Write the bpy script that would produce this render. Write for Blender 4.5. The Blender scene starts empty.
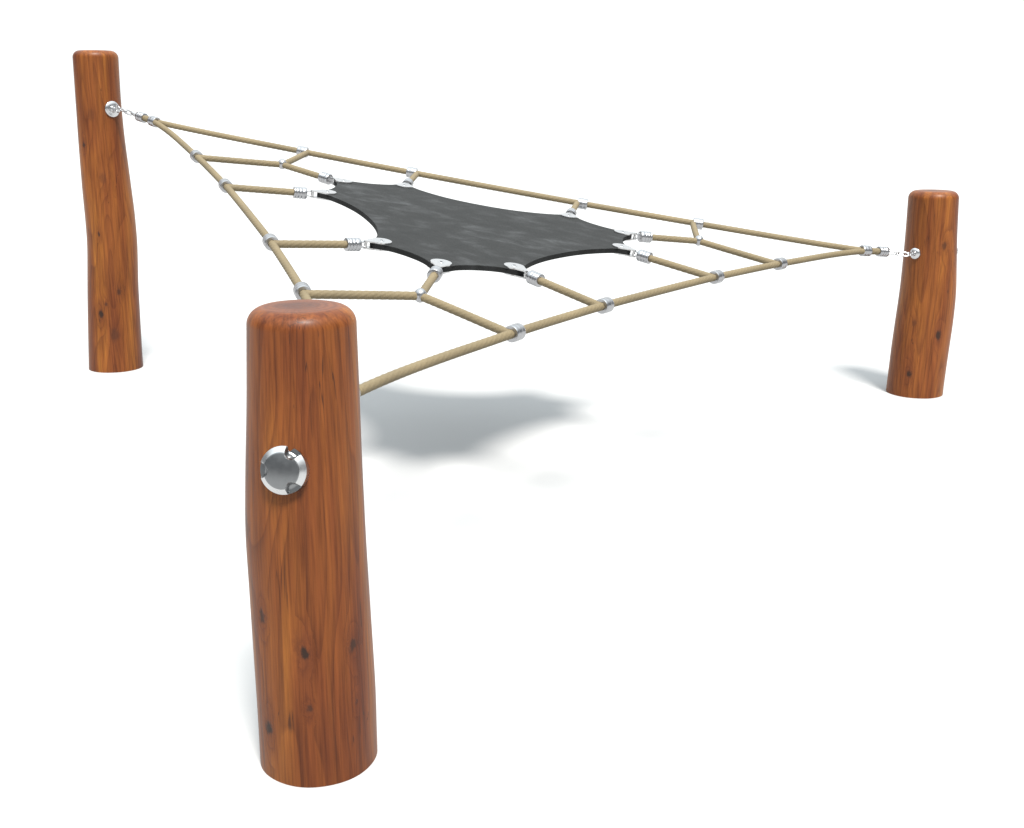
import bpy, bmesh, math, random
from mathutils import Vector, Matrix, Quaternion
V = Vector
S = bpy.context.scene
COL = S.collection
PI = math.pi

# ---------------------------------------------------------------- helpers
WORLD_ORIGIN = {}


def put(o, parent=None, at=None, rot=None):
    COL.objects.link(o)
    at = V(at) if at is not None else V((0, 0, 0))
    WORLD_ORIGIN[o.name] = at
    o.rotation_mode = 'QUATERNION'
    if parent is not None:
        o.parent = parent
        pr = parent.rotation_quaternion
        # parents that carry parts keep an identity rotation, so only the offset matters
        o.location = at - WORLD_ORIGIN[parent.name]
    else:
        o.location = at
    if rot is not None:
        o.rotation_quaternion = rot
    return o


def empty(name, at, label, cat, group=None):
    o = bpy.data.objects.new(name, None)
    o.empty_display_size = .05
    put(o, None, at)
    o['label'] = label
    o['category'] = cat
    if group:
        o['group'] = group
    return o


def mesh_obj(name, me, mat, parent, at, rot=None):
    o = bpy.data.objects.new(name, me)
    if mat and not me.materials:
        me.materials.append(mat)
    return put(o, parent, at, rot)


def finish(bm, name, smooth=True, angle=None):
    bmesh.ops.recalc_face_normals(bm, faces=bm.faces)
    me = bpy.data.meshes.new(name)
    bm.to_mesh(me)
    bm.free()
    if smooth:
        for p in me.polygons:
            p.use_smooth = True
        if angle:
            me.set_sharp_from_angle(angle=math.radians(angle))
    return me


def lathe(profile, seg=48, bm=None):
    """profile: (radius, z) from bottom to top, axis local Z; zero radius closes."""
    bm = bm or bmesh.new()
    prev = None
    for r, z in profile:
        if r < 1e-6:
            ring = [bm.verts.new((0, 0, z))]
        else:
            ring = [bm.verts.new((r * math.cos(2 * PI * i / seg), r * math.sin(2 * PI * i / seg), z)) for i in range(seg)]
        if prev:
            for i in range(seg):
                j = (i + 1) % seg
                a, b = prev, ring
                if len(a) == 1 and len(b) == 1:
                    break
                if len(a) == 1:
                    bm.faces.new((a[0], b[i], b[j]))
                elif len(b) == 1:
                    bm.faces.new((a[i], a[j], b[0]))
                else:
                    bm.faces.new((a[i], a[j], b[j], b[i]))
        prev = ring
    return bm


def frame_along(d, up=V((0, 0, 1))):
    d = d.normalized()
    return V((0, 0, 1)).rotation_difference(d)


def axes_quat(x, z):
    x = x.normalized()
    z = (z - x * z.dot(x)).normalized()
    y = z.cross(x)
    return Matrix((x, y, z)).transposed().to_quaternion()


def smooth_path(pts, step=.004, tension=.5):
    """centripetal Catmull-Rom through pts, resampled at an even step"""
    pts = [V(p) for p in pts]
    if len(pts) > 2:
        P = [pts[0] * 2 - pts[1]] + pts + [pts[-1] * 2 - pts[-2]]
        fine = []
        for i in range(1, len(P) - 2):
            p0, p1, p2, p3 = P[i - 1:i + 3]
            L = (p2 - p1).length
            m1 = ((p1 - p0).normalized() + (p2 - p1).normalized()) * .5 * L
            m2 = ((p2 - p1).normalized() + (p3 - p2).normalized()) * .5 * L
            k = 40
            for s in range(k):
                t = s / k
                h = (2 * t ** 3 - 3 * t ** 2 + 1, t ** 3 - 2 * t ** 2 + t, -2 * t ** 3 + 3 * t ** 2, t ** 3 - t ** 2)
                # keep the run between two clamps nearly straight
                q = p1 * h[0] + m1 * h[1] + p2 * h[2] + m2 * h[3]
                fine.append(q.lerp(p1.lerp(p2, t), tension))
        fine.append(pts[-1])
    else:
        fine = pts
    out = [fine[0].copy()]
    carry = 0.
    for a, b in zip(fine, fine[1:]):
        L = (b - a).length
        if L < 1e-9:
            continue
        t = step - carry
        while t <= L:
            out.append(a.lerp(b, t / L))
            t += step
        carry = (carry + L) % step
    if (out[-1] - fine[-1]).length > 1e-4:
        out.append(fine[-1].copy())
    return out


def rope_mesh(name, pts, r, origin, lay=.044, strands=6, seg=24, tension=.5):
    """laid rope: a tube whose lobed section winds round the path"""
    path = smooth_path(pts, .004, tension)
    bm = bmesh.new()
    origin = V(origin)
    prev = None
    s = 0.
    n = V((0, 0, 1))
    for i, p in enumerate(path):
        a = path[max(i - 1, 0)]
        b = path[min(i + 1, len(path) - 1)]
        t = (b - a).normalized()
        n = (n - t * n.dot(t)).normalized()
        bn = t.cross(n)
        if i:
            s += (p - path[i - 1]).length
        ring = []
        for k in range(seg):
            th = 2 * PI * k / seg
            lob = abs(math.cos(.5 * strands * (th + 2 * PI * s / (lay * strands) * 2)))
            rr = r * (.91 + .13 * lob)
            ring.append(bm.verts.new(p - origin + (n * math.cos(th) + bn * math.sin(th)) * rr))
        if prev:
            for k in range(seg):
                j = (k + 1) % seg
                bm.faces.new((prev[k], prev[j], ring[j], ring[k]))
        else:
            bm.faces.new(ring[::-1])
        prev = ring
    bm.faces.new(prev)
    return finish(bm, name)


def wire_mesh(name, pts, r, closed=True, seg=10):
    bm = bmesh.new()
    n = len(pts)
    rings = []
    for i, p in enumerate(pts):
        a = pts[(i - 1) % n] if closed or i else pts[0]
        b = pts[(i + 1) % n] if closed or i < n - 1 else pts[-1]
        t = (b - a).normalized()
        u = V((0, 0, 1)) if abs(t.z) < .9 else V((1, 0, 0))
        u = (u - t * u.dot(t)).normalized()
        w = t.cross(u)
        rings.append([bm.verts.new(p + (u * math.cos(2 * PI * k / seg) + w * math.sin(2 * PI * k / seg)) * r) for k in range(seg)])
    m = n if closed else n - 1
    for i in range(m):
        A, B = rings[i], rings[(i + 1) % n]
        for k in range(seg):
            j = (k + 1) % seg
            bm.faces.new((A[k], A[j], B[j], B[k]))
    if not closed:
        bm.faces.new(rings[0][::-1])
        bm.faces.new(rings[-1])
    return finish(bm, name)


# ---------------------------------------------------------------- materials
def nt(name):
    m = bpy.data.materials.new(name)
    m.use_nodes = True
    t = m.node_tree
    for n in list(t.nodes):
        t.nodes.remove(n)
    out = t.nodes.new('ShaderNodeOutputMaterial')
    b = t.nodes.new('ShaderNodeBsdfPrincipled')
    t.links.new(b.outputs[0], out.inputs[0])
    return m, t, b


class G:
    """tiny node writer"""

    def __init__(self, t):
        self.t = t

    def n(self, kind, **kw):
        o = self.t.nodes.new(kind)
        for k, v in kw.items():
            setattr(o, k, v)
        return o

    def set(self, sock, v):
        if isinstance(v, bpy.types.NodeSocket):
            self.t.links.new(v, sock)
        else:
            sock.default_value = v

    def math(self, op, a, b=0., c=None, clamp=False):
        o = self.n('ShaderNodeMath', operation=op)
        o.use_clamp = clamp
        self.set(o.inputs[0], a)
        self.set(o.inputs[1], b)
        if c is not None:
            self.set(o.inputs[2], c)
        return o.outputs[0]

    def vmath(self, op, a, b):
        o = self.n('ShaderNodeVectorMath', operation=op)
        self.set(o.inputs[0], a)
        self.set(o.inputs[1], b)
        return o.outputs['Value'] if op in ('LENGTH', 'DISTANCE', 'DOT_PRODUCT') else o.outputs[0]

    def noise(self, vec, scale, detail=2., rough=.5, dist=0., col=False):
        o = self.n('ShaderNodeTexNoise')
        self.set(o.inputs['Vector'], vec)
        o.inputs['Scale'].default_value = scale
        o.inputs['Detail'].default_value = detail
        o.inputs['Roughness'].default_value = rough
        o.inputs['Distortion'].default_value = dist
        return o.outputs['Color' if col else 0]

    def ramp(self, fac, stops, interp='LINEAR'):
        o = self.n('ShaderNodeValToRGB')
        cr = o.color_ramp
        cr.interpolation = interp
        while len(cr.elements) < len(stops):
            cr.elements.new(.5)
        for e, (p, c) in zip(cr.elements, stops):
            e.position = p
            e.color = c if len(c) == 4 else (*c, 1)
        self.set(o.inputs[0], fac)
        return o.outputs[0]

    def mix(self, fac, a, b, mode='MIX'):
        o = self.n('ShaderNodeMix', data_type='RGBA', blend_type=mode)
        self.set(o.inputs[0], fac)
        self.set(o.inputs[6], a if isinstance(a, bpy.types.NodeSocket) else (*a, 1) if len(a) == 3 else a)
        self.set(o.inputs[7], b if isinstance(b, bpy.types.NodeSocket) else (*b, 1) if len(b) == 3 else b)
        return o.outputs[2]

    def remap(self, v, a, b, c=0., d=1., smooth=False):
        o = self.n('ShaderNodeMapRange')
        if smooth:
            o.interpolation_type = 'SMOOTHSTEP'
        self.set(o.inputs[0], v)
        for i, x in enumerate((a, b, c, d)):
            o.inputs[i + 1].default_value = x
        return o.outputs[0]


def wood_material(name, seed, knots, top_z):
    """varnished larch-like wood: contour lines of a stretched field read as growth
    lines; each knot lifts the field so that lines flow round it"""
    m, t, b = nt(name)
    g = G(t)
    tc = g.n('ShaderNodeTexCoord').outputs['Object']
    off = g.vmath('ADD', tc, (seed * 3.7, seed * 1.9, seed * 2.3))
    # knots
    bumpsum = None
    dark = None
    halo = None
    rag = g.noise(g.vmath('MULTIPLY', tc, (1., 1., .5)), 75., 4., .7, 0., True)
    rag = g.vmath('MULTIPLY', g.vmath('SUBTRACT', rag, (.5, .5, .5)), (.022, .022, .026))
    tk = g.vmath('ADD', tc, rag)
    for (kx, ky, kz, size, depth) in knots:
        d = g.vmath('SUBTRACT', tk, (kx, ky, kz))
        d = g.vmath('MULTIPLY', d, (1., 1., .62))
        L = g.vmath('LENGTH', d, (0, 0, 0))
        core = g.math('MULTIPLY', g.remap(L, size * 1.0, size * .38, 0., 1., True), depth)
        d2 = g.vmath('MULTIPLY', g.vmath('SUBTRACT', tk, (kx, ky, kz)), (1., 1., .30))
        L2 = g.vmath('LENGTH', d2, (0, 0, 0))
        hl = g.math('MULTIPLY', g.remap(L2, size * 2.1, 0., 0., 1., True), depth)
        dark = core if dark is None else g.math('MAXIMUM', dark, core)
        halo = hl if halo is None else g.math('ADD', halo, hl)
    # growth field
    st = g.vmath('MULTIPLY', off, (1., 1., .105))
    field = g.noise(st, 6.6, 1.6, .45, .25)
    field = g.math('ADD', field, g.math('MULTIPLY', halo, .10))
    field = g.math('ADD', field, g.math('MULTIPLY', g.noise(g.vmath('MULTIPLY', off, (1, 1, .25)), 30., 2.), .012))
    ph = g.math('FRACT', g.math('MULTIPLY', field, 19.))
    line = g.math('POWER', ph, 3.2)                       # slow rise, sharp edge like late wood
    line = g.math('MULTIPLY', line, g.remap(ph, 1., .93, 0., 1.))
    # tone
    tone = g.noise(g.vmath('MULTIPLY', off, (1., 1., .085)), 15., 4., .55, .3)
    tone = g.math('SUBTRACT', tone, g.math('MULTIPLY', halo, .05))
    base = g.ramp(tone, [(.30, (.098, .0262, .0092)), (.43, (.148, .0435, .0118)), (.54, (.186, .060, .0138)), (.70, (.262, .098, .018))])
    col = g.mix(g.math('MULTIPLY', line, .56), base, (.062, .017, .007))
    fibre = g.noise(g.vmath('MULTIPLY', off, (1., 1., .03)), 190., 3., .6)
    col = g.mix(1., col, g.ramp(fibre, [(.28, (.66, .62, .60)), (.5, (1., 1., 1.)), (.72, (1.26, 1.27, 1.24))]), 'MULTIPLY')
    hair = g.noise(g.vmath('MULTIPLY', off, (1., 1., .022)), 95., 3., .7)
    col = g.mix(g.math('MULTIPLY', g.remap(hair, .585, .66, 0., 1., True), .30), col, (.050, .015, .007))
    big = g.noise(g.vmath('MULTIPLY', off, (1., 1., .4)), 4.2, 2.)
    col = g.mix(1., col, g.ramp(big, [(.3, (.80, .74, .74)), (.7, (1.13, 1.15, 1.1))]), 'MULTIPLY')
    col = g.mix(g.math('MULTIPLY', g.remap(halo, .15, .9), .42), col, (.085, .024, .010))
    col = g.mix(g.math('MULTIPLY', dark, .95), col, g.mix(g.remap(dark, .5, 1.), (.050, .018, .010), (.020, .012, .009)))
    # the sawn top shows rings and is duller
    sep = g.n('ShaderNodeSeparateXYZ')
    g.set(sep.inputs[0], tc)
    nrm = g.n('ShaderNodeNewGeometry').outputs['Normal']
    sn = g.n('ShaderNodeSeparateXYZ')
    g.set(sn.inputs[0], nrm)
    rad = g.vmath('LENGTH', g.vmath('MULTIPLY', g.vmath('ADD', tc, g.vmath('MULTIPLY', g.vmath('SUBTRACT', g.noise(tc, 9., 2., .5, 0., True), (.5, .5, .5)), (.03, .03, .03))), (1, 1, 0)), (0, 0, 0))
    rings = g.math('SINE', g.math('MULTIPLY', rad, 420.))
    endcol = g.mix(g.math('MULTIPLY', g.remap(rings, -1., 1.), .6), (.150, .050, .020), (.058, .020, .012))
    endmid = g.math('ADD', rad, g.math('MULTIPLY', g.noise(tc, 22., 3.), .045))
    endcol = g.mix(g.remap(endmid, .078, .040, 0., .72, True), endcol, (.034, .015, .012))  # darker towards the centre of the top
    endmask = g.math('MULTIPLY', g.remap(sn.outputs[2], .93, .995, 0., 1., True), .75)
    col = g.mix(endmask, col, endcol)
    g.set(b.inputs['Base Color'], col)
    # drying checks: short dark hairline cracks running with the grain
    ck = g.noise(g.vmath('MULTIPLY', off, (1., 1., .05)), 58., 2., .5)
    ck2 = g.noise(g.vmath('MULTIPLY', off, (1., 1., .7)), 9., 1.)
    crack = g.math('MULTIPLY', g.remap(g.math('ABSOLUTE', g.math('SUBTRACT', ck, .5)), .012, .003, 0., 1., True), g.remap(ck2, .58, .66, 0., 1., True))
    col = g.mix(g.math('MULTIPLY', crack, .7), col, (.028, .011, .007))
    g.set(b.inputs['Base Color'], col)
    rgh = g.math('ADD', g.math('MULTIPLY', fibre, .18), .36)
    g.set(b.inputs['Roughness'], rgh)
    b.inputs['Coat Weight'].default_value = .07
    b.inputs['Coat Roughness'].default_value = .28
    b.inputs['Specular IOR Level'].default_value = .16
    bp = g.n('ShaderNodeBump')
    bp.inputs['Strength'].default_value = .22
    bp.inputs['Distance'].default_value = .002
    hgt = g.math('SUBTRACT', g.math('MULTIPLY', fibre, .5), g.math('ADD', g.math('MULTIPLY', line, .35), g.math('MULTIPLY', dark, .8)))
    g.set(bp.inputs['Height'], hgt)
    g.set(b.inputs['Normal'], bp.outputs[0])
    return m


def metal_material(name, colour, rough, brushed=0.):
    m, t, b = nt(name)
    g = G(t)
    tc = g.n('ShaderNodeTexCoord').outputs['Object']
    n1 = g.noise(tc, 90., 3.)
    b.inputs['Metallic'].default_value = 1.
    c = g.mix(n1, tuple(x * .88 for x in colour), tuple(min(1, x * 1.05) for x in colour))
    g.set(b.inputs['Base Color'], c)
    g.set(b.inputs['Roughness'], g.math('ADD', g.math('MULTIPLY', n1, .10), rough - .05))
    if brushed:
        n2 = g.noise(g.vmath('MULTIPLY', tc, (60., 900., 900.)), 1., 2.)
        bp = g.n('ShaderNodeBump')
        bp.inputs['Strength'].default_value = brushed
        bp.inputs['Distance'].default_value = .0006
        g.set(bp.inputs['Height'], n2)
        g.set(b.inputs['Normal'], bp.outputs[0])
    return m


def rope_material():
    m, t, b = nt('beige_rope')
    g = G(t)
    tc = g.n('ShaderNodeTexCoord').outputs['Object']
    n1 = g.noise(tc, 260., 3., .6)
    n2 = g.noise(tc, 7., 2.)
    c = g.mix(n1, (.122, .094, .051), (.212, .170, .102))
    c = g.mix(1., c, g.ramp(n2, [(.3, (.88, .88, .88)), (.7, (1.08, 1.07, 1.05))]), 'MULTIPLY')
    g.set(b.inputs['Base Color'], c)
    b.inputs['Roughness'].default_value = .72
    b.inputs['Specular IOR Level'].default_value = .3
    bp = g.n('ShaderNodeBump')
    bp.inputs['Strength'].default_value = .35
    bp.inputs['Distance'].default_value = .001
    g.set(bp.inputs['Height'], n1)
    g.set(b.inputs['Normal'], bp.outputs[0])
    return m


def rubber_material(name, k):
    m, t, b = nt(name)
    g = G(t)
    tc = g.n('ShaderNodeTexCoord').outputs['Object']
    v = g.vmath('MULTIPLY', tc, (1., 1.5, 1.))
    n1 = g.noise(v, 9.5, 6., .62, .35)
    n2 = g.noise(tc, 160., 3., .6)
    n3 = g.noise(v, 2.6, 2.)
    f = g.math('ADD', g.math('MULTIPLY', n1, .72), g.math('MULTIPLY', n3, .28))
    c = g.ramp(f, [(.36, (.0170, .0178, .0178)), (.50, (.0205, .0213, .0213)), (.59, (.0310, .0322, .0328)), (.72, (.056, .059, .061))])
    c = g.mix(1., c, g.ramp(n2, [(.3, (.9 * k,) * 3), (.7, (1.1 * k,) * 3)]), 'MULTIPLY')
    g.set(b.inputs['Base Color'], c)
    b.inputs['Roughness'].default_value = .8
    b.inputs['Specular IOR Level'].default_value = .18
    bp = g.n('ShaderNodeBump')
    bp.inputs['Strength'].default_value = .2
    bp.inputs['Distance'].default_value = .001
    g.set(bp.inputs['Height'], n2)
    g.set(b.inputs['Normal'], bp.outputs[0])
    return m


def ground_material():
    m, t, b = nt('white_ground')
    g = G(t)
    tc = g.n('ShaderNodeTexCoord').outputs['Object']
    n1 = g.noise(tc, 3., 3.)
    c = g.mix(n1, (.392, .392, .392), (.400, .400, .400))
    g.set(b.inputs['Base Color'], c)
    b.inputs['Roughness'].default_value = .95
    b.inputs['Specular IOR Level'].default_value = 0.
    return m


STEEL = metal_material('polished_steel', (.57, .57, .575), .25)
ALU = metal_material('pressed_aluminium', (.41, .41, .42), .28)
PLATEMETAL = metal_material('bright_zinc', (.60, .60, .60), .28)
CAPMETAL = metal_material('dark_reflection_steel', (.245, .25, .255), .30)  # colour darkened to stand in for the dark reflection in the cap
DARKMETAL = metal_material('dark_steel', (.10, .10, .11), .45)
ROPE = rope_material()
RUBBER = rubber_material('worn_black_rubber', 1.)
EDGE_SHADE = rubber_material('shaded_rubber_edge', .5)     # same rubber in a darker colour, painting shade on the sheet's sides

# ---------------------------------------------------------------- setting
bm = bmesh.new()
bmesh.ops.create_grid(bm, x_segments=1, y_segments=1, size=300.)
gme = finish(bm, 'ground', False)
ground = mesh_obj('ground', gme, ground_material(), None, (0, 0, 0))
ground['kind'] = 'structure'

# ---------------------------------------------------------------- posts
# base point, (height, sideways bend, radius) read along the log, knots, corner of the net
BASE = {'L': V((-1.8055, 5.1635, 0)), 'N': V((-.3605, 1.9220, 0)), 'R': V((1.6781, 4.6954, 0))}
CORNER = {'L': V((-1.7615, 5.1737, 1.1610)), 'N': V((-.3612, 1.9018, .5862)), 'R': V((1.6964, 4.6983, .5758))}
CENTRE = (CORNER['L'] + CORNER['N'] + CORNER['R']) / 3
PROFILE = {
    'L': [(-.02, 0, .1187), (0, 0, .1180), (.17, .008, .1131), (.368, .0177, .1080), (.562, .0325, .1066), (.704, .033, .1053), (.77, .0304, .1038), (1.018, .0264, .0965), (1.182, .0279, .0938), (1.38, .0335, .0932)],
    'N': [(-.02, .0005, .108), (0, .0005, .1080), (.124, .0019, .1077), (.25, .0001, .1054), (.372, -.0017, .104), (.448, -.0032, .1043), (.564, -.0004, .1004), (.676, .0038, .0957), (.850, .0078, .0902)],
    'R': [(-.02, 0, .1127), (0, 0, .1127), (.192, .0069, .1119), (.308, .0131, .1108), (.424, .0174, .1084), (.65, .01, .0985), (.84, .0045, .0945)]}
KNOTS = {
    'N': [(-.073, -.075, .316, .011, .9), (.003, -.105, .26, .013, 1.), (.08, -.067, .256, .011, .9), (.007, -.106, .155, .008, .8), (.084, -.068, .146, .006, .7), (-.072, -.078, .102, .013, 1.), (.09, .04, .5, .014, .9), (-.05, .09, .3, .014, 1.)],
    'L': [(.014, -.104, .615, .010, .9), (.074, -.091, .36, .013, .8), (-.009, -.108, .264, .016, 1.), (.018, -.109, .309, .008, .8), (.044, -.106, .17, .026, .62), (.023, -.093, 1.115, .022, .34), (-.023, -.082, .991, .011, .9), (.051, -.098, .853, .020, .4), (.02, .1, .5, .014, .9)],
    'R': [(.03, -.097, .619, .015, .72), (-.057, -.086, .308, .013, .5), (.037, -.107, .263, .017, .95), (-.06, -.092, .099, .014, .95), (-.03, .1, .4, .014, .9)]}


def interp(tab, z):
    for a, b in zip(tab, tab[1:]):
        if z <= b[0]:
            t = (z - a[0]) / (b[0] - a[0])
            break
    else:
        t, a, b = 1., tab[-2], tab[-1]
    t = max(0., min(1., t))
    return a[1] + (b[1] - a[1]) * t, a[2] + (b[2] - a[2]) * t


def soft(tab, z):
    s = [interp(tab, z + d) for d in (-.06, -.04, -.02, 0, .02, .04, .06)]
    w = (1, 2, 3, 4, 3, 2, 1)
    return tuple(sum(q[i] * k for q, k in zip(s, w)) / sum(w) for i in (0, 1))


def log_mesh(key, top, seed):
    tab = PROFILE[key]
    rnd = random.Random(seed)
    ph = [rnd.uniform(0, 6.28) for _ in range(8)]
    bm = bmesh.new()
    seg = 112
    edge = .030
    rows = []
    z = -.02
    while z < top - edge - .001:
        rows.append((z, 1.))
        z += .012
    zr = top - edge
    _, rt = soft(tab, zr)
    for i in range(13):
        a = PI / 2 * i / 12
        rows.append((zr + edge * math.sin(a), (rt - edge * (1 - math.cos(a))) / rt))
    for f in (.55, .4, .25, .12):
        rows.append((top + .0008 * (1 - f), f * (rt - edge) / rt * 1.35 if f > .5 else f))
    prev = None
    for z, k in rows:
        x, r = soft(tab, min(z, zr))
        ring = []
        for i in range(seg):
            th = 2 * PI * i / seg
            w = 1 + .010 * min(1., max(.2, z / .3)) * math.sin(2 * th + ph[0] + 2.2 * z) + .006 * math.sin(3 * th + ph[1] - 5 * z) + .0030 * math.sin(7 * th + ph[2] + 3 * z) + .004 * math.sin(2 * th + 11 * z + ph[3])
            ring.append(bm.verts.new((x + r * k * w * math.cos(th), r * k * w * math.sin(th), z)))
        if prev:
            for i in range(seg):
                j = (i + 1) % seg
                bm.faces.new((prev[i], prev[j], ring[j], ring[i]))
        else:
            bm.faces.new(ring[::-1])
        prev = ring
    c = bm.verts.new((soft(tab, zr)[0], 0, top + .0008))
    for i in range(seg):
        bm.faces.new((prev[i], prev[(i + 1) % seg], c))
    return finish(bm, 'log')


def cap_mesh():
    """low domed security cap with a bevelled rim and three scooped notches; axis +Z"""
    bm = bmesh.new()
    R, seg, nr = .0405, 144, 34
    grid = []
    for i in range(nr + 1):
        f = (i / nr)
        row = []
        for k in range(seg):
            th = 2 * PI * k / seg
            r = R * f
            flat = .0165 - .0030 * (f / .74) ** 2 if f < .74 else .0135 - .0090 * ((f - .74) / .26) ** 1.1
            for a in (62, 182, 302):
                dth = (th - math.radians(a) + PI) % (2 * PI) - PI
                # scoop centred on the rim
                dx = R * 1.03 - r * math.cos(dth)
                dy = r * math.sin(dth)
                q = math.hypot(dx * .72, dy) / (R * .33)
                if q < 1 and abs(dth) < 1:
                    flat -= .0105 * min(1., (1 - q) * 5)
            row.append((r * math.cos(th), r * math.sin(th), max(flat, .0012)))
        grid.append(row)
    c = bm.verts.new((0, 0, .0165))
    prev = None
    for i in range(1, nr + 1):
        ring = [bm.verts.new(p) for p in grid[i]]
        for k in range(seg):
            j = (k + 1) % seg
            if prev:
                bm.faces.new((prev[k], ring[k], ring[j], prev[j]))
            else:
                bm.faces.new((c, ring[k], ring[j]))
        prev = ring
    low = [bm.verts.new((v.co.x, v.co.y, -.030)) for v in prev]
    for k in range(seg):
        j = (k + 1) % seg
        bm.faces.new((prev[k], low[k], low[j], prev[j]))
    bm.faces.new(low[::-1])
    bm.faces.ensure_lookup_table()
    for f in bm.faces:
        q = f.calc_center_median()
        r = math.hypot(q.x, q.y)
        th = math.atan2(q.y, q.x)
        notch = False
        for a in (62, 182, 302):
            dth = (th - math.radians(a) + PI) % (2 * PI) - PI
            notch |= abs(dth) < 1 and math.hypot((R * 1.03 - r * math.cos(dth)) * .72, r * math.sin(dth)) < R * .33
        f.material_index = 0 if r < R * .775 or notch else 1  # face and notches get the darkened metal: reflection and shade painted in
    me = finish(bm, 'bolt_cap', True, 24)
    me.materials.append(CAPMETAL)
    me.materials.append(PLATEMETAL)
    return me


CAP = cap_mesh()
PLATE = finish(lathe([(0, -.010), (.036, -.010), (.0375, -.008), (.0375, .006), (.0355, .0085), (.022, .0125), (.017, .0135), (.016, .020), (.0145, .0225), (.009, .0235), (0, .0235)], 64), 'anchor_plate', True, 40)
HEXN = finish(lathe([(0, .021), (.0115, .021), (.0115, .032), (.0100, .034), (0, .034)], 6), 'eye_nut', False)
EYE = wire_mesh('eye', [V((0, .0135 * math.cos(a), .047 + .0135 * math.sin(a))) for a in [2 * PI * i / 28 for i in range(28)]], .0042)

POSTS = {
    'L': ('tall wooden post at the left with round steel eye plate near its top', 1.379, 3),
    'N': ('thick wooden post nearest the camera with large notched steel bolt cap', .846, 8),
    'R': ('short wooden post at the right with a small steel eye on its left side', .828, 13)}
ANCHOR = {}
for key, (label, top, seed) in POSTS.items():
    root = empty('wooden_post', BASE[key], label, 'post', 'wooden posts holding the rope net')
    mesh_obj('log', log_mesh(key, top, seed), wood_material('varnished_wood', seed, KNOTS[key], top), root, BASE[key])
    d = CENTRE - CORNER[key]
    d.z = 0
    d.normalize()
    z = CORNER[key].z + {'L': -.022, 'N': -.018, 'R': .010}[key]
    x, r = soft(PROFILE[key], z)
    ax = BASE[key] + V((x, 0, z))
    db = d.copy()
    if key == 'R':
        d = Quaternion((0, 0, 1), math.radians(15)) @ d
        db = V((-.995, -.10, 0)).normalized()
    side = V((0, 0, 1)).cross(d)
    pf = ax + d * (r - .001)
    if key == 'N':
        db = (Quaternion((0, 0, 1), math.radians(-2.6)) @ d - V((0, 0, .21))).normalized()
    pb = ax - db * (r + (.004 if key == 'N' else -.0035))
    qf = Matrix((side, V((0, 0, 1)).cross(-side) * -1, d)).transposed()
    up = V((0, 0, 1))
    qf = Matrix((up.cross(d), up, d)).transposed().to_quaternion()
    qb = Matrix((up.cross(-db).normalized(), (-db).cross(up.cross(-db).normalized()), -db)).transposed().to_quaternion()
    bc = mesh_obj('bolt_cap', CAP, CAPMETAL, root, pb, qb)
    if key == 'R':
        bc.scale = (.62, .62, .75)
    pl = mesh_obj('anchor_plate', PLATE, STEEL, root, pf, qf)
    if key == 'L':
        pl.scale = (.9, .9, .9)
    if key == 'R':
        pl.scale = (.60, .60, .9)
    # sub-parts ride on the plate, in its own frame
    for nm, me, mt in (('eye_nut', HEXN, ALU), ('eye', EYE, STEEL)):
        c = bpy.data.objects.new(nm, me)
        if not me.materials:
            me.materials.append(mt)
        COL.objects.link(c)
        c.parent = pl
    ANCHOR[key] = pf + d * .060

# ---------------------------------------------------------------- rope net
NRM = V((.15147, -.10779, .98257)).normalized()
OUTER = {'LN': (-1.1626, 4.3747, .9811), 'NL': (-.5246, 2.8841, .7192), 'NR': (.0071, 2.8110, .6292), 'RN': (.9445, 4.0850, .6245), 'RL': (.7291, 4.5881, .7129), 'LR': (-.8461, 4.8047, .9795)}
INNER = {'LN': (-.9613, 3.9580, .9043), 'NL': (-.6871, 3.3171, .7917), 'NR': (.2572, 3.1873, .6319), 'RN': (.6602, 3.7350, .6299), 'RL': (.2778, 4.6285, .7869), 'LR': (-.3994, 4.7216, .9015)}
BALL = {'L': (-.8706, 4.4865, .9483), 'N': (-.2407, 3.0146, .6897), 'R': (.6850, 4.2727, .6851)}
LUG = {'LR': (-.4017, 4.3762, .8639), 'L': (-.6125, 4.2875, .8867), 'LN': (-.6377, 4.0555, .8651), 'NL': (-.3914, 3.4802, .7641), 'N': (-.2057, 3.3370, .7197),
       'NR': (.0051, 3.4257, .6970), 'RN': (.3669, 3.9174, .6951), 'R': (.3920, 4.1494, .7167), 'RL': (.2063, 4.2926, .7610)}
for D_ in (OUTER, INNER, BALL, LUG):
    for k in D_:
        D_[k] = V(D_[k])
for D_, dz in ((OUTER, -.005), (INNER, -.005), (BALL, -.008), (LUG, -.004)):
    for k in D_:
        D_[k].z += dz
RR = .0112

net = empty('rope_net', (CENTRE.x, CENTRE.y, 0), 'triangular net of beige ropes with silver clamps stretched between the three posts', 'rope net')

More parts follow.
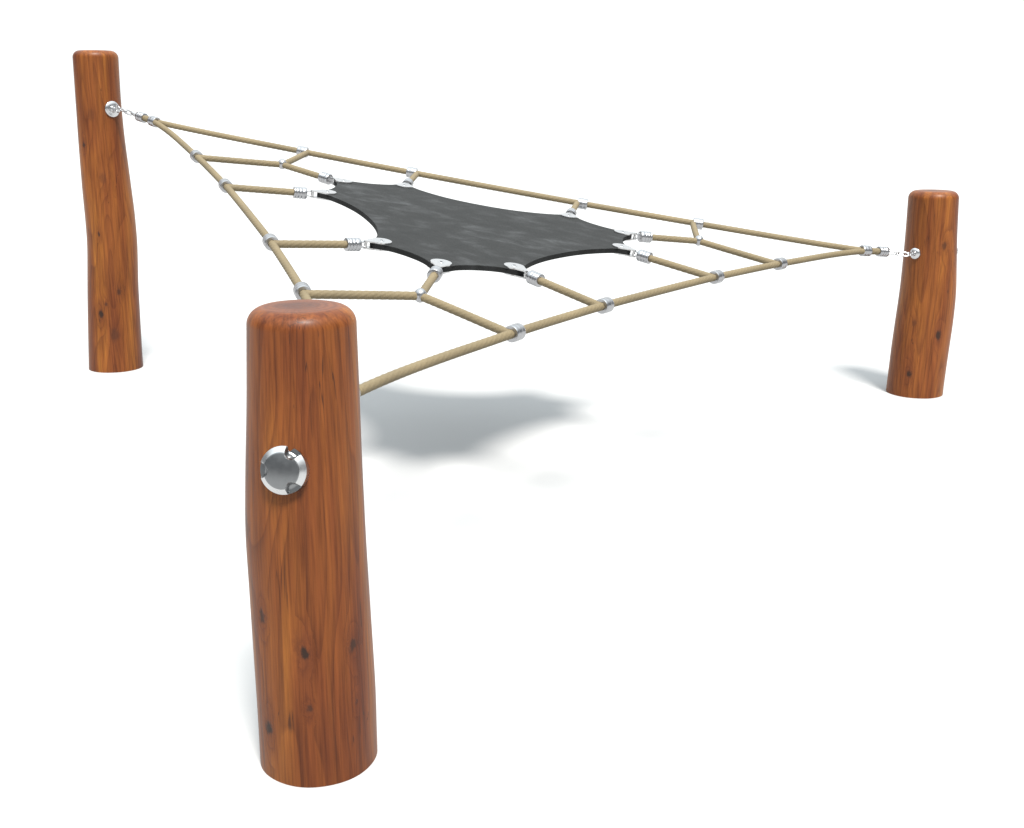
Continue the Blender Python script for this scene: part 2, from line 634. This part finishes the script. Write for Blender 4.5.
CLAMP = finish(lathe([(.0118, -.0195), (.0200, -.0195), (.0212, -.0175), (.0216, -.012), (.0207, -.0085), (.0216, -.005), (.0216, .005), (.0207, .0085), (.0216, .012), (.0212, .0175), (.0200, .0195), (.0118, .0195)], 48), 'rope_clamp', True, 50)
FERRULE = finish(lathe([(.0112, -.0205), (.0180, -.0205), (.0198, -.0190), (.0200, -.0160), (.0184, -.0135), (.0200, -.0110), (.0200, -.0055), (.0184, -.0030), (.0200, -.0005), (.0200, .0050), (.0184, .0075), (.0200, .0100), (.0200, .0205), (.0180, .0235), (.0070, .0245), (0, .0245)], 48), 'ferrule', True, 50)
KNOB = finish(lathe([(.0170 * math.cos(a), .0195 * math.sin(a) ) for a in [math.radians(-90 + 10 * i) for i in range(19)]], 40), 'ball_clamp')
LINK = wire_mesh('chain_link', [V((x, y, 0)) for x, y in
    [(.013 + .0085 * math.cos(a), .0085 * math.sin(a)) for a in [(-90 + 15 * i) * PI / 180 for i in range(13)]] +
    [(-.013 + .0085 * math.cos(a), .0085 * math.sin(a)) for a in [(90 + 15 * i) * PI / 180 for i in range(13)]]], .0034)
RING = wire_mesh('eye_link', [V((x, y, 0)) for x, y in
    [(.006 + .0075 * math.cos(a), .0075 * math.sin(a)) for a in [(-90 + 15 * i) * PI / 180 for i in range(13)]] +
    [(-.006 + .0075 * math.cos(a), .0075 * math.sin(a)) for a in [(90 + 15 * i) * PI / 180 for i in range(13)]]], .0028)


def sub(name, me, mat, parent, at, d, roll=None):
    return mesh_obj(name, me, mat, parent, at, frame_along(d) if roll is None else roll)


# corner points where the two edge ropes of a corner come together
UDIR = {k: (CENTRE - CORNER[k]).normalized() for k in CORNER}
JDIST = {'L': .356, 'N': .335, 'R': .335}
JOIN = {k: CORNER[k] + UDIR[k] * JDIST[k] - V((0, 0, .005)) for k in CORNER}


def edge_points(a, b):
    pts = []
    for k, other in ((a, b), (b, a)):
        u = UDIR[k]
        lat = NRM.cross(u)
        if lat.dot(OUTER[k + other] - CORNER[k]) < 0:
            lat = -lat
        seq = [JOIN[k] - u * .012 + lat * .0095, JOIN[k] + u * .024 + lat * .0105]
        pts.append(seq)
    return pts[0] + [OUTER[a + b], INNER[a + b], INNER[b + a], OUTER[b + a]] + pts[1][::-1]


TOWARD = {'LN': 1, 'NL': -1, 'NR': -1, 'RN': 1, 'RL': 1, 'LR': 1}   # which side of its clamp a branch rope comes in: 1 = mid-edge side
MEET = {}
for a, b in ('LN', 'NR', 'RL'):
    pts = edge_points(a, b)
    mid = (pts[0] + pts[-1]) / 2
    o = mesh_obj('edge_rope', rope_mesh('edge_rope', pts, RR, mid), ROPE, net, mid)
    for i in (2, 3, 4, 5):
        t = (pts[i + 1] - pts[i - 1]).normalized()
        c = mesh_obj('rope_clamp', CLAMP, ALU, o, pts[i], frame_along(t))
        key = (a + b) if i < 4 else (b + a)
        s = TOWARD[key] * (1 if i < 4 else -1)
        (MEET.setdefault('outer', {}) if i in (2, 5) else MEET.setdefault('inner', {}))[key] = pts[i] + t * s * .021

# cross ropes: outer clamp - ball clamp - outer clamp of one corner
NEXT = {'L': ('N', 'R'), 'N': ('R', 'L'), 'R': ('L', 'N')}
for k in 'LNR':
    p, q = NEXT[k]
    A, B = MEET['outer'][k + p], MEET['outer'][k + q]
    o = mesh_obj('cross_rope', rope_mesh('cross_rope', [A, BALL[k], B], RR, BALL[k], tension=.92), ROPE, net, BALL[k])
    mesh_obj('ball_clamp', KNOB, ALU, o, BALL[k] + NRM * .002, frame_along(NRM))

# tie ropes from the net to the nine lugs of the mat
LUGDIR = {}
for key, g_ in LUG.items():
    end = BALL[key] if len(key) == 1 else MEET['inner'][key]
    d = (end - g_).normalized()
    LUGDIR[key] = d
    fc = g_ + d * .095
    a = fc + d * .012
    o = mesh_obj('tie_rope', rope_mesh('tie_rope', [a, end], RR, fc), ROPE, net, fc)
    mesh_obj('ferrule', FERRULE, ALU, o, fc, frame_along(-d))
    y = NRM.cross(d)
    mesh_obj('eye_link', RING, STEEL, o, g_ + d * .064, axes_quat(d, y))

# corner leads: clamp, short rope, ferrule and chain to the post
for k in 'LNR':
    u = UDIR[k]
    J = JOIN[k]
    fc = CORNER[k] + u * (JDIST[k] - .084) - V((0, 0, .004))
    o = mesh_obj('lead_rope', rope_mesh('lead_rope', [fc + u * .008, J], RR * 1.15, J), ROPE, net, J)
    mesh_obj('rope_clamp', CLAMP, ALU, o, J, frame_along(u))
    mesh_obj('ferrule', FERRULE, ALU, o, fc, frame_along(-u))
    a = fc - u * .024
    e = ANCHOR[k] - u * .004
    L = (a - e).length
    n = max(2, round(L / .034))
    ch = None
    for i in range(n):
        p = e.lerp(a, (i + .5) / n)
        dd = (a - e).normalized()
        z = NRM if i % 2 else dd.cross(NRM)
        q = axes_quat(dd, (NRM * .75 + dd.cross(NRM) * (.66 if i % 2 else -.66)))
        l = mesh_obj('chain_link', LINK, STEEL, o, p, q)
        l.scale = (L / n / .036, 1, 1)

# ---------------------------------------------------------------- rubber mat
mat_at = (LUG['LN'] + LUG['NR'] + LUG['RL']) / 3
mat = empty('rubber_mat', mat_at, 'dark grey star shaped rubber mat hung in the middle of the rope net', 'mat')
EX = (CORNER['R'] - CORNER['L']).normalized()
EY = NRM.cross(EX)


def flat(p):
    q = p - mat_at
    return V((q.dot(EX), q.dot(EY)))


RING_ORDER = ['LR', 'L', 'LN', 'NL', 'N', 'NR', 'RN', 'R', 'RL']
tipc = [flat(LUG[k]) for k in RING_ORDER]
tipd = []
for k in RING_ORDER:
    d = LUGDIR[k]
    tipd.append(V((d.dot(EX), d.dot(EY))).normalized())
outline = []
N9 = len(RING_ORDER)
arcs = []
for c, d in zip(tipc, tipd):
    e = V((-d.y, d.x))       # anticlockwise order is L R -> L -> LN ... : walk from -e to +e or back, decided below
    arcs.append([c + (d * math.cos(a) + e * math.sin(a)) * .034 for a in [math.radians(-82 + 164 * i / 12) for i in range(13)]])
area = sum(a.x * b.y - b.x * a.y for a, b in zip(tipc, tipc[1:] + tipc[:1]))
if area < 0:
    arcs = [x[::-1] for x in arcs]
for i in range(N9):
    outline += arcs[i]
    a, b = arcs[i][-1], arcs[(i + 1) % N9][0]
    big = RING_ORDER[i][0] != RING_ORDER[(i + 1) % N9][0]
    chord = b - a
    nrm = V((-chord.y, chord.x)).normalized()
    if nrm.dot(-(a + b) / 2) < 0:
        nrm = -nrm
    sag = chord.length * ({'RL': .16, 'LN': .107, 'NR': .086}.get(RING_ORDER[i], .16) if big else .10)
    K = 30 if big else 14
    for s in range(1, K):
        t = s / K
        outline.append(a.lerp(b, t) + nrm * sag * (1 - abs(2 * t - 1) ** 2.3))
TH = .016
bm = bmesh.new()
lev = [(0., -.0015), (.0015, 0.)]
vs = [[bm.verts.new((p.x, p.y, z)) for p in outline] for z in (TH / 2, -TH / 2)]
ftop = bm.faces.new(vs[0])
fbot = bm.faces.new(vs[1][::-1])
n = len(outline)
for i in range(n):
    j = (i + 1) % n
    bm.faces.new((vs[0][i], vs[1][i], vs[1][j], vs[0][j]))
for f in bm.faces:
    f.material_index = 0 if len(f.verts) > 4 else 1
rim = [e for e in bm.edges if (e.verts[0].co.z > 0) == (e.verts[1].co.z > 0)]
bmesh.ops.bevel(bm, geom=rim, offset=.002, segments=2, affect='EDGES')
bmesh.ops.triangulate(bm, faces=[f for f in bm.faces if len(f.verts) > 4])
mme = finish(bm, 'sheet', True, 35)
mme.materials.append(RUBBER)
mme.materials.append(EDGE_SHADE)
QMAT = Matrix((EX, EY, NRM)).transposed().to_quaternion()
mesh_obj('sheet', mme, RUBBER, mat, mat_at, QMAT)


def lug_mesh():
    """teardrop plate pair joined by a pin at the outer end; local +X points outward"""
    bm = bmesh.new()
    prof = []
    for i in range(33):
        a = math.radians(38 + 284 * i / 32)
        prof.append((.031 * math.cos(a), .031 * math.sin(a)))
    prof += [(.046, -.0085)] + [(.050 + .0085 * math.cos(math.radians(a)), .0085 * math.sin(math.radians(a))) for a in range(-75, 76, 25)] + [(.046, .0085)]
    for z0, z1 in ((TH / 2 + .0004, TH / 2 + .0044), (-TH / 2 - .0044, -TH / 2 - .0004)):
        A = [bm.verts.new((x, y, z0)) for x, y in prof]
        B = [bm.verts.new((x, y, z1)) for x, y in prof]
        bm.faces.new(A[::-1])
        bm.faces.new(B)
        for i in range(len(prof)):
            j = (i + 1) % len(prof)
            bm.faces.new((A[i], A[j], B[j], B[i]))
    rimz = (TH / 2 + .0044, -TH / 2 - .0044)
    ed = [e for e in bm.edges if any(abs(e.verts[0].co.z - z) < 1e-6 and abs(e.verts[1].co.z - z) < 1e-6 for z in rimz)]
    bmesh.ops.bevel(bm, geom=ed, offset=.0012, segments=2, affect='EDGES')
    pin = lathe([(0, -TH / 2 - .003), (.0045, -TH / 2 - .003), (.0045, TH / 2 + .003), (0, TH / 2 + .003)], 14)
    pin.verts.ensure_lookup_table()
    vm = {}
    for v in pin.verts:
        vm[v] = bm.verts.new(v.co + V((.051, 0, 0)))
    for f in pin.faces:
        bm.faces.new([vm[v] for v in f.verts])
    pin.free()
    return finish(bm, 'lug', True, 35)


LUGM = lug_mesh()
BOLT = finish(lathe([(.0095, -.0005), (.0090, .0006), (.0078, .0010), (0, .0010)], 24), 'bolt_head', True, 40)
SOCK = finish(lathe([(0, 0), (.0046, 0), (.0046, .0012), (0, .0012)], 6), 'socket', False)
for k in RING_ORDER:
    d = LUGDIR[k]
    lg = mesh_obj('lug', LUGM, PLATEMETAL, mat, LUG[k], axes_quat(d, NRM))
    for nm, me, mt, z in (('bolt_head', BOLT, PLATEMETAL, TH / 2 + .0044), ('bolt_socket', SOCK, DARKMETAL, TH / 2 + .0046)):
        c = bpy.data.objects.new(nm, me)
        if not me.materials:
            me.materials.append(mt)
        COL.objects.link(c)
        c.parent = lg
        c.location = (0, 0, z)

# ---------------------------------------------------------------- light
w = bpy.data.worlds.new('World')
S.world = w
w.use_nodes = True
t = w.node_tree
g = G(t)
bg = t.nodes['Background']
gen = g.n('ShaderNodeTexCoord').outputs['Generated']
sp = g.n('ShaderNodeSeparateXYZ')
g.set(sp.inputs[0], gen)
# white sweep behind the object, a brighter soft ceiling, and an unlit room low down
# on the photographer's side and at both flanks
low = g.remap(sp.outputs[2], .66, .26, 0., 1., True)
away = g.remap(sp.outputs[1], .80, .35, 0., 1., True)
dim = g.math('MULTIPLY', low, away)
top = g.remap(sp.outputs[2], .30, .85, 0., 1., True)
c = g.mix(top, (.76, .78, .79), (1.28, 1.40, 1.46))
g.set(bg.inputs[0], g.mix(dim, c, (.15, .16, .17)))
bg.inputs[1].default_value = 1.0

sun = bpy.data.lights.new('key_light', 'SUN')
sun.energy = 4.45
sun.angle = math.radians(13.5)
sun.color = (1., .965, .92)
so = bpy.data.objects.new('key_light', sun)
COL.objects.link(so)
so.rotation_mode = 'QUATERNION'
so.rotation_quaternion = V((0, 0, -1)).rotation_difference(V((-.18, .54, -1)))

# ---------------------------------------------------------------- camera
cam = bpy.data.cameras.new('camera')
cam.sensor_width = 36
cam.lens = 36 * 1159.595 / 1024
cam.clip_start = .05
cam.clip_end = 2000
co = bpy.data.objects.new('camera', cam)
COL.objects.link(co)
co.location = (0, 0, 1.18)
co.rotation_euler = (math.radians(90 - 15.1937), 0, 0)
S.camera = co

S.render.engine = 'CYCLES'
S.view_settings.view_transform = 'Standard'
S.view_settings.look = 'None'
S.view_settings.exposure = .55
S.view_settings.gamma = 1
